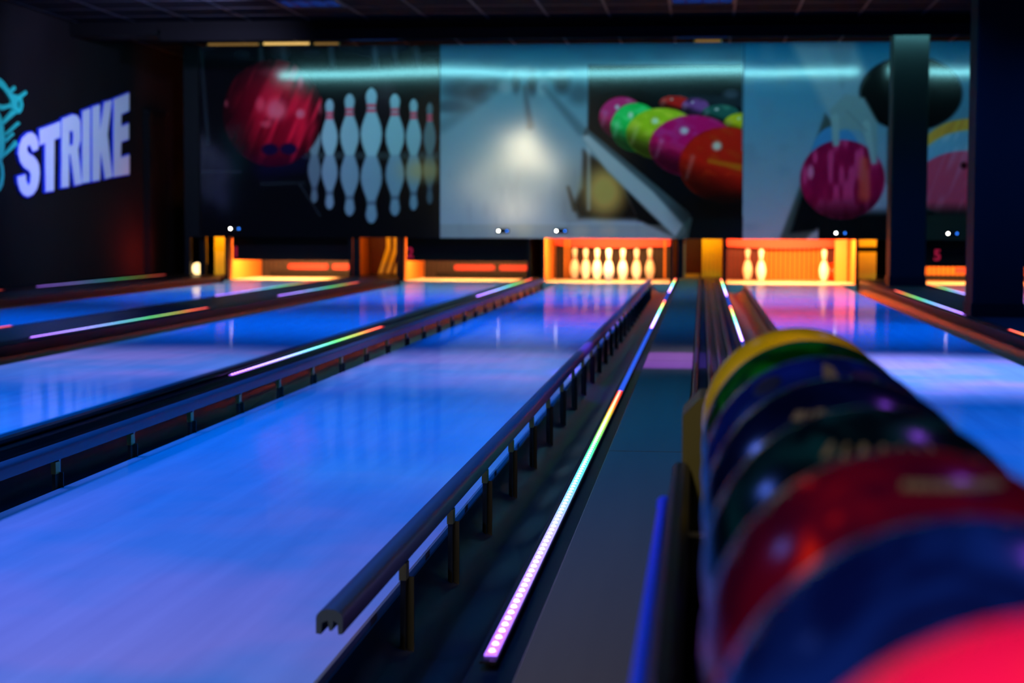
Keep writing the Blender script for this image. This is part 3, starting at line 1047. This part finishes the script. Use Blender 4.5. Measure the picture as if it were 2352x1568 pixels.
def mural(x0, x1, label):
    z0, z1 = 0.505, 2.722
    t = thing('mural', ((x0 + x1) / 2, MY, z0), label, 'mural', 'printed masking panels over the pits')
    MB().box(x0 - .0024, x1 + .0024, MY + .001, MY + .03, z0, z1).build('backing_board', M['frame'], t)
    nx, nz = int((x1 - x0) / .0115), int((z1 - z0) / .0115)
    X, Z = np.meshgrid(np.linspace(x0 + .002, x1 - .002, nx), np.linspace(z0, z1, nz))
    u, v = design(X, Z)
    rgb = np.clip(s2l(paint(u, v)) * INK, 0, .95)
    me = bpy.data.meshes.new('printed_face')
    co = np.stack([X - t.location.x, np.zeros_like(X), Z - z0], -1).reshape(-1, 3).astype(np.float32)
    idx = np.arange(nx * nz).reshape(nz, nx)
    q = np.stack([idx[:-1, :-1], idx[:-1, 1:], idx[1:, 1:], idx[1:, :-1]], -1).reshape(-1, 4).astype(np.int32)
    me.vertices.add(len(co))
    me.vertices.foreach_set('co', co.ravel())
    me.loops.add(q.size)
    me.loops.foreach_set('vertex_index', q.ravel())
    me.polygons.add(len(q))
    me.polygons.foreach_set('loop_start', np.arange(0, q.size, 4, dtype=np.int32))
    me.update(calc_edges=True)
    at = me.color_attributes.new('print', 'FLOAT_COLOR', 'POINT')
    at.data.foreach_set('color', np.concatenate([rgb.reshape(-1, 3), np.ones((nx * nz, 1))], 1).astype(np.float32).ravel())
    me.materials.append(M['mural'])
    o = bpy.data.objects.new('printed_face', me)
    col.objects.link(o)
    o.parent = t
    return t


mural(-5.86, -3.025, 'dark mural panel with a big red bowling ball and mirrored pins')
mural(-3.02, 0.448, 'pale mural panel with a blurred lane and a rack of coloured balls')
mural(0.453, 2.16, 'mural panel with a hand gripping a purple ball, left of the column')
mural(2.165, 4.55, 'mural panel with stacked balls, seen between the two columns')
t = thing('wall_post', (-5.95, MY, 0.06), 'black upright post at the left edge of the red ball mural', 'post')
MB().box(-6.05, -5.87, MY - .02, MY + .06, .5, 2.74).build('board', M['frame'], t)
MB().box(-6.05, -5.985, MY - .02, MY + .06, .0605, .498).build('leg', M['frame'], t)

# white and blue indicator lamps fixed low on the panels
for (x, z, lb) in ((-5.50, .601, 'indicator lamps below the red ball mural'), (-2.337, .588, 'left pair of indicator lamps on the pale mural'),
                   (-1.667, .591, 'right pair of indicator lamps on the pale mural'), (1.505, .579, 'indicator lamps below the purple ball mural'),
                   (2.746, .579, 'indicator lamps between the two columns, right of the teal-lit one')):
    t = thing('indicator_lamp', (x, MY - .012, z), 'small white and blue ' + lb, 'lamp', 'paired indicator lamps')
    MB().box(x - .022, x + .125, MY - .012, MY - .002, z - .025, z + .025).build('housing', M['frame'], t)
    MB().cyl((x, MY - .020, z), (x, MY - .0125, z), .0095, 14).build('white_lens', M['lens_white'], t)
    MB().cyl((x + .10, MY - .020, z), (x + .10, MY - .0125, z), .009, 14).build('blue_lens', M['lens_blue'], t)

# warm tubes above the mural
def warm_tube(x0, x1, z, m, label):
    t = thing('tube_lamp', ((x0 + x1) / 2, MY - .05, z), label, 'lamp', 'warm tubes above the murals')
    MB().cyl((x0 + .02, MY - .05, z), (x1 - .02, MY - .05, z), .013, 10).build('tube', m, t, smooth=True)
    for a, b in ((x0, x0 + .02), (x1 - .02, x1)):
        MB().cyl((a, MY - .05, z), (b, MY - .05, z), .015, 10).build('end_cap', M['brass'], t)
    MB().box(x0, x1, MY - .03, MY + .02, z - .008, z + .014).build('bracket', M['frame'], t)


warm_tube(-5.10, -4.52, 2.742, M['lamp_warm'], 'bright warm tube lamp above the red ball mural')
warm_tube(-5.76, -5.12, 2.738, M['lamp_warmdim'], 'dim warm tube at the left end above the red ball mural')
warm_tube(-4.50, -4.18, 2.738, M['lamp_warmdim'], 'short dim warm tube right of the bright tube')
warm_tube(-0.12, 0.20, 2.738, M['lamp_warmdim'], 'short dim warm tube above the rack mural')

# cyan tube hidden under the beam, washing the murals
t = thing('wash_light', (-1.0, 17.93, BZ), 'long cyan tube lamp under the beam, shielded by a black lip', 'lamp')
MB().cyl((-5.45, 18.0, 2.585), (3.6, 18.0, 2.585), .024, 12).build('tube', M['lamp_cyan'], t, smooth=True)
MB().box(-5.6, 3.8, 17.955, 17.962, 2.545, 2.66).build('lip', M['black'], t)
MB().box(-5.6, 3.8, 17.962, 18.045, 2.640, 2.66).build('tray', M['black'], t)

# ceiling light fittings (louvred, only glowing faintly)
tl = ['louvred ceiling light nearest the sign, in front of the beam', 'louvred ceiling light behind the beam, above the red ball mural',
      'louvred ceiling light in front of the beam, above the middle', 'louvred ceiling light behind the beam, above the rack mural']
for q, (i, j) in enumerate(TROFFERS):
    x, y = TX0 + i * TS, TY0 + j * TS
    t = thing('ceiling_light', (x + TS / 2, y + TS / 2, ZC - .01), tl[q], 'ceiling light', 'louvred ceiling lights')
    MB().box(x + .02, x + TS - .02, y + .02, y + TS - .02, ZC + .018, ZC + .024).build('glow_panel', M['troffer'], t)
    fr = MB()
    fr.box(x + .014, x + .03, y + .014, y + TS - .014, ZC - .012, ZC + .024)
    fr.box(x + TS - .03, x + TS - .014, y + .014, y + TS - .014, ZC - .012, ZC + .024)
    fr.box(x + .03, x + TS - .03, y + .014, y + .03, ZC - .012, ZC + .024)
    fr.box(x + .03, x + TS - .03, y + TS - .03, y + TS - .014, ZC - .012, ZC + .024)
    fr.build('frame', M['tbar'], t)
    for a in range(1, 4):
        MB().box(x + a * TS / 4 - .006, x + a * TS / 4 + .006, y + .03, y + TS - .03, ZC - .01, ZC + .017).build('louvre', M['louvre'], t)
    for a in range(1, 6):
        MB().box(x + .03, x + TS - .03, y + a * TS / 6 - .003, y + a * TS / 6 + .003, ZC - .006, ZC + .017).build('slat', M['louvre'], t)
# made-up housings for the added lane spots, unseen overhead
sp0 = None
for (x, y, ax, ay, c, wt, cone) in SPOTS:
    t = thing('added_spotlight', (x, y, ZC), 'black ceiling spotlight added over the lanes, unseen above the picture', 'spotlight', 'added spots overhead')
    if sp0 is None:
        a = MB().lathe([(.03, -.002), (.03, -.03), (.012, -.034), (.012, -.05)], seg=16).build('canopy', M['black'], t, world=False, smooth=True)
        b = MB()
        n = 20
        vs = []
        for r, z in ((.03, -.05), (.085, -.055), (.095, -.12), (.088, -.12), (.078, -.062)):
            vs += [(r * math.cos(2 * math.pi * k / n), r * math.sin(2 * math.pi * k / n), z) for k in range(n)]
        b.add(vs, [(i * n + k, i * n + (k + 1) % n, (i + 1) * n + (k + 1) % n, (i + 1) * n + k) for i in range(4) for k in range(n)])
        b = b.build('shade', M['black'], t, world=False, smooth=True)
        sp0 = (a, b)
    else:
        clone(sp0[0], t, (0, 0, 0))
        clone(sp0[1], t, (0, 0, 0))

# ------------------------------------------------------------------ left wall: lettering, graphic, cabinet
LET = {
 'S': [(17.058, 1.384), (17.068, 1.459), (17.011, 1.527), (16.895, 1.565), (16.768, 1.549), (16.629, 1.491), (16.54, 1.409), (16.517, 1.323), (16.563, 1.248), (16.663, 1.191), (16.799, 1.161), (16.832, 1.127), (16.818, 1.066), (16.776, 1.039), (16.727, 1.081), (16.711, 1.145), (16.48, 1.113), (16.499, 1.032), (16.552, 0.965), (16.652, 0.919), (16.766, 0.906), (16.894, 0.932), (17.002, 0.991), (17.065, 1.072), (17.087, 1.16), (17.071, 1.239), (17.014, 1.29), (16.921, 1.33), (16.806, 1.348), (16.766, 1.376), (16.774, 1.402), (16.82, 1.413), (16.854, 1.389), (16.899, 1.349)],
 'T': [(17.083, 1.601), (17.683, 1.717), (17.676, 1.529), (17.505, 1.501), (17.474, 0.981), (17.221, 0.961), (17.229, 1.45), (17.076, 1.418)],
 'R': [(17.707, 1.742), (18.032, 1.808), (18.177, 1.802), (18.269, 1.747), (18.273, 1.542), (18.193, 1.435), (18.292, 1.069), (18.062, 1.043), (17.941, 1.364), (17.918, 1.363), (17.906, 1.03), (17.663, 1.011)],
 'I': [(18.321, 1.863), (18.581, 1.911), (18.546, 1.095), (18.28, 1.073)],
 'K': [(18.624, 1.924), (18.887, 1.973), (18.877, 1.672), (19.021, 2.003), (19.301, 2.048), (19.131, 1.646), (19.271, 1.171), (19.023, 1.138), (18.888, 1.443), (18.864, 1.124), (18.601, 1.097)],
 'E': [(19.341, 2.058), (19.894, 2.17), (19.886, 1.945), (19.603, 1.885), (19.599, 1.769), (19.868, 1.821), (19.861, 1.616), (19.592, 1.571), (19.573, 1.416), (19.877, 1.461), (19.869, 1.215), (19.297, 1.167)]}
RHOLE = [(17.938, 1.602), (18.019, 1.615), (18.035, 1.571), (18.02, 1.493), (17.934, 1.475)]


def inset(poly, d):
    n = len(poly)
    area = sum(poly[i][0] * poly[(i + 1) % n][1] - poly[(i + 1) % n][0] * poly[i][1] for i in range(n))
    sg = 1 if area > 0 else -1
    out = []
    for i in range(n):
        a, b, c = Vector(poly[i - 1]), Vector(poly[i]), Vector(poly[(i + 1) % n])
        e1, e2 = (b - a).normalized(), (c - b).normalized()
        n1, n2 = Vector((-e1.y, e1.x)) * sg, Vector((-e2.y, e2.x)) * sg
        m = (n1 + n2)
        if m.length < 1e-4:
            m = n1
        m.normalize()
        k = d / max(.45, m.dot(n1))
        out.append((b.x + m.x * k, b.y + m.y * k))
    return out


sg = thing('wall_sign', (-6.6, 18.2, 1.5), 'lavender white STRIKE lettering rising along the dark left wall', 'sign')
for ch, poly in LET.items():
    hole = RHOLE if ch == 'R' else None
    o = MB().prism(poly, 'x', -6.599, -6.575, hole).build('letter', M['letterblue'], sg)
    MB().prism(inset(poly, .013), 'x', -6.5745, -6.570, inset(RHOLE, -.013) if hole else None).build('letter_face', M['letter'], o)
GR = {'arm': [(15.793, 2.036), (16.104, 2.025), (16.23, 1.99), (16.336, 1.935), (16.422, 1.902), (16.376, 1.833), (16.291, 1.885), (16.185, 1.928), (16.1, 1.942), (15.789, 1.946)],
 'block': [(16.389, 1.899), (16.656, 1.886), (16.67, 1.857), (16.563, 1.829), (16.539, 1.767), (16.559, 1.718), (16.504, 1.731), (16.416, 1.751), (16.396, 1.783)],
 'loop': [(16.539, 1.767), (16.562, 1.79), (16.576, 1.761), (16.617, 1.768), (16.638, 1.842), (16.67, 1.857), (16.698, 1.804), (16.666, 1.75), (16.604, 1.716), (16.548, 1.721)],
 'stub': [(16.357, 1.92), (16.491, 1.976), (16.524, 1.949), (16.411, 1.901)],
 'stub2': [(16.565, 1.88), (16.783, 1.952), (16.805, 1.927), (16.643, 1.86)],
 'wave': [(15.781, 1.743), (16.094, 1.776), (16.221, 1.772), (16.396, 1.8), (16.417, 1.759), (16.329, 1.754), (16.198, 1.724), (16.092, 1.73), (15.779, 1.698)],
 'bar1': [(16.172, 1.61), (16.416, 1.738), (16.559, 1.726), (16.214, 1.592)],
 'bar2': [(16.25, 1.506), (16.578, 1.638), (16.63, 1.624), (16.258, 1.485)],
 'bar3': [(16.252, 1.447), (16.441, 1.528), (16.477, 1.509), (16.262, 1.422)],
 'bar4': [(16.225, 1.312), (16.504, 1.459), (16.563, 1.419), (16.202, 1.281)],
 'body': [(15.782, 1.759), (16.091, 1.713), (16.163, 1.66), (16.214, 1.571), (16.242, 1.472), (16.226, 1.354), (16.18, 1.26), (16.073, 1.264), (15.764, 1.334)],
 'leg': [(16.073, 1.248), (16.148, 1.259), (16.199, 1.193), (16.213, 1.11), (16.181, 1.017), (16.104, 0.961), (16.019, 0.955), (16.02, 0.997), (16.106, 1.024), (16.152, 1.1), (16.144, 1.175), (16.104, 1.224)]}
gp = thing('wall_graphic', (-6.6, 16.2, 1.5), 'teal line graphic on the left wall, cut by the picture edge', 'wall graphic')
for i, (nm, poly) in enumerate(GR.items()):
    MB().prism(poly, 'x', -6.599, -6.580 - .0007 * i).build('stroke', M['teal'], gp)
t = thing('wall_cabinet', (-6.5, 21.0, FL), 'tall narrow black cabinet against the left wall after the sign', 'cabinet')
MB().box(-6.598, -6.52, 20.45, 20.62, CT + .001, 1.98).build('side_frame', M['frame'], t)
MB().bbox(-6.598, -6.54, 20.62, 21.15, CT + .001, 1.97, .004).build('body', M['kickdark'], t)
MB().box(-6.598, -6.51, 20.44, 21.16, 1.981, 2.0).build('top_cap', M['frame'], t)

# ------------------------------------------------------------------ ball return and balls
t = thing('ball_return', (0.11, 1.2, FL), 'dark ball return rack carrying the row of coloured balls', 'ball return')
MB().bbox(0.02, 0.40, 0.25, 2.195, -.001, .30, .02).build('cabinet', M['rack'], t)
for x in (0.055, 0.165):
    MB().cyl((x, .28, .3383), (x, 2.18, .3383), .014, 12).build('tray_bar', M['steel'], t, smooth=True)
MB().bbox(-.034, -.012, .25, 2.195, -.001, .375, .006).build('side_wall', M['rack'], t)
MB().bbox(.262, .284, .25, 2.195, -.001, .345, .006).build('side_wall', M['rack'], t)
MB().bbox(-.046, -.034, .25, 1.98, .340, .362, .004).build('edge_trim', M['rackblue'], t)
MB().cyl((-.040, 2.0, .351), (-.040, 2.02, .351), .009, 10).build('trim_cap', M['rackblue'], t)
poly = [(-.022, .062), (-.022, .432), (.0, .455), (.22, .455), (.25, .43), (.25, .062)]
MB().prism(poly, 'y', 2.205, 2.33).build('end_hood', M['olive'], t)
for y in (.5, 1.2, 1.9):
    MB().box(-.012, .262, y, y + .03, .27, .334).build('cross_brace', M['rack'], t)


def on_sphere(az, el, r):
    return (r * math.cos(el) * math.cos(az), r * math.cos(el) * math.sin(az), r * math.sin(el))


BR = 0.108
sph = None


def ball(loc, m, label, rot=(0, 0, 0), group='balls on the rack'):
    global sph
    if sph is None:
        b = MB()
        nv, nu = 36, 64
        vs = [(0, 0, BR)]
        for i in range(1, nv):
            th = math.pi * i / nv
            for j in range(nu):
                ph = 2 * math.pi * j / nu
                vs.append((BR * math.sin(th) * math.cos(ph), BR * math.sin(th) * math.sin(ph), BR * math.cos(th)))
        vs.append((0, 0, -BR))
        fs = [(0, 1 + j, 1 + (j + 1) % nu) for j in range(nu)]
        for i in range(nv - 2):
            for j in range(nu):
                a = 1 + i * nu
                fs.append((a + j, a + nu + j, a + nu + (j + 1) % nu, a + (j + 1) % nu))
        a = 1 + (nv - 2) * nu
        fs += [(a + j, len(vs) - 1, a + (j + 1) % nu) for j in range(nu)]
        b.add(vs, fs)
        tmp = b.build('shell', m)
        for p in tmp.data.polygons:
            p.use_smooth = True
        sph = tmp.data
        bpy.data.objects.remove(tmp)
    t = thing('bowling_ball', loc, label, 'bowling ball', group)
    me = sph.copy()
    me.materials.clear()
    me.materials.append(m)
    o = bpy.data.objects.new('shell', me)
    o.rotation_euler = rot
    col.objects.link(o)
    o.parent = t
    return t


def patch(t, m, name, quads, lift=.0006):
    """flat print: quads given as four (azimuth, elevation) corners on the ball"""
    b = MB()
    for q in quads:
        ring = []
        n = 3
        g = [[None] * (n + 1) for _ in range(n + 1)]
        for i in range(n + 1):
            for j in range(n + 1):
                s_, r_ = i / n, j / n
                az = (q[0][0] * (1 - s_) + q[1][0] * s_) * (1 - r_) + (q[3][0] * (1 - s_) + q[2][0] * s_) * r_
                el = (q[0][1] * (1 - s_) + q[1][1] * s_) * (1 - r_) + (q[3][1] * (1 - s_) + q[2][1] * s_) * r_
                g[i][j] = on_sphere(az, el, BR + lift)
        vs = [g[i][j] for i in range(n + 1) for j in range(n + 1)]
        fs = [(i * (n + 1) + j, (i + 1) * (n + 1) + j, (i + 1) * (n + 1) + j + 1, i * (n + 1) + j + 1) for i in range(n) for j in range(n)]
        b.add(vs, fs)
    return b.build(name, m, t, world=False)


M['ink'] = mat('cream_ball_print', (84, 78, 58), 0.5, vary=0.2, scale=60)
M['inkdark'] = mat('finger_hole_dark', (3, 4, 8), 0.5)
BALLS = [  # far to near
    ('yellow', ball_mat('ball_yellow', (215, 175, 0), (250, 195, 8), (255, 205, 40), .25), 'yellow bowling ball, farthest on the rack'),
    ('green', ball_mat('ball_green', (0, 42, 4), (6, 96, 16), None, .2), 'dark green bowling ball just before the yellow one'),
    ('blue', ball_mat('ball_blue', (3, 18, 74), (8, 28, 110), None, .2), 'blue bowling ball with finger holes, third from the far end'),
    ('navy', ball_mat('ball_navy', (1, 4, 30), (2, 10, 48), None, .2), 'navy bowling ball with cream lettering, fourth from the far end'),
    ('teal', ball_mat('ball_teal', (1, 9, 18), (4, 42, 50), None, .2, 4), 'dark teal marbled bowling ball with spaced lettering'),
    ('crimson', ball_mat('ball_crimson', (50, 1, 28), (84, 2, 26), (190, 30, 16), .2, 2.2, .40, .60), 'crimson marbled bowling ball with worn lettering'),
    ('royal', ball_mat('ball_royal', (3, 12, 66), (10, 40, 128), None, .2, 2.6, .38, .66), 'large-looking royal blue marbled ball, second nearest'),
    ('pink', ball_mat('ball_pink', (246, 10, 92), (250, 40, 70), (246, 90, 160), .3, 1.6), 'hot pink bowling ball in the bottom right corner'),
]
for i, (nm, m, lb) in enumerate(BALLS):
    y = 2.0 - .2163 * i
    z = 0.4475 + (.008 if nm == 'pink' else 0)
    b = ball((0.110, y, z), m, lb, (i * .7, i * 1.3, i * .4))
    # camera sees the upper front-left of each ball; azimuth -90 deg faces the camera
    R_ = math.radians
    if nm == 'navy':
        q = []
        a = -128
        for wd, h0, h1 in ((7, 0, 5.5), (3, 1, 5), (6, 0, 6), (2.5, 2, 5), (5, -1, 5), (6, -3, 5.5), (3, -3, 4), (6, -3, 5), (4, 0, 4.5), (3, 1, 4), (5, 1, 4)):
            e0 = 52 - abs(a + 92) * .10
            q.append([(R_(a), R_(e0 + h0)), (R_(a + wd), R_(e0 + h0 + .4)), (R_(a + wd), R_(e0 + h1)), (R_(a), R_(e0 + h1 - .5))])
            a += wd + 1.6
        patch(b, M['ink'], 'lettering', q)
    if nm == 'teal':
        q = []
        a = -122
        for wd in (4, 2.6, 5, 4.5, 2.4, 3, 3.5):
            q.append([(R_(a), R_(50)), (R_(a + wd), R_(50)), (R_(a + wd * .8), R_(57)), (R_(a + wd * .1), R_(57))])
            a += wd + 6
        patch(b, M['ink'], 'lettering', q)
    if nm == 'crimson':
        q = []
        a = -104
        for wd in (5, 8, 4, 6, 9, 5, 7, 6, 8):
            q.append([(R_(a), R_(61)), (R_(a + wd), R_(61)), (R_(a + wd), R_(65)), (R_(a), R_(65))])
            a += wd + .8
        patch(b, M['ink'], 'lettering', q)
    if nm == 'blue':
        patch(b, M['ink'], 'logo', [[(R_(-96), R_(57)), (R_(-82), R_(57)), (R_(-86), R_(70)), (R_(-100), R_(74))]])
        for (ca, ce) in ((-143, 52), (-58, 58)):
            d = MB()
            c0 = Vector(on_sphere(R_(ca), R_(ce), 1)).normalized()
            e1 = c0.orthogonal().normalized()
            e2 = c0.cross(e1)
            vs = []
            for rr, lift in ((.0135, .0008), (.011, .0009), (.0105, -.004)):
                for k in range(20):
                    a = 2 * math.pi * k / 20
                    p = c0 * BR + e1 * (rr * math.cos(a)) + e2 * (rr * math.sin(a))
                    vs.append(p.normalized() * (BR + (lift if lift > 0 else .0005)))
            d.add(vs, [(r_ * 20 + k, r_ * 20 + (k + 1) % 20, (r_ + 1) * 20 + (k + 1) % 20, (r_ + 1) * 20 + k) for r_ in range(2) for k in range(20)] + [tuple(40 + k for k in range(20))])
            d.build('finger_hole', M['inkdark'], b, world=False)
ball((LC[3] + .56, 21.5, 0.109), ball_mat('ball_orange', (230, 60, 16), (250, 90, 30)), 'small orange bowling ball half hidden behind the single standing pin', group=None)
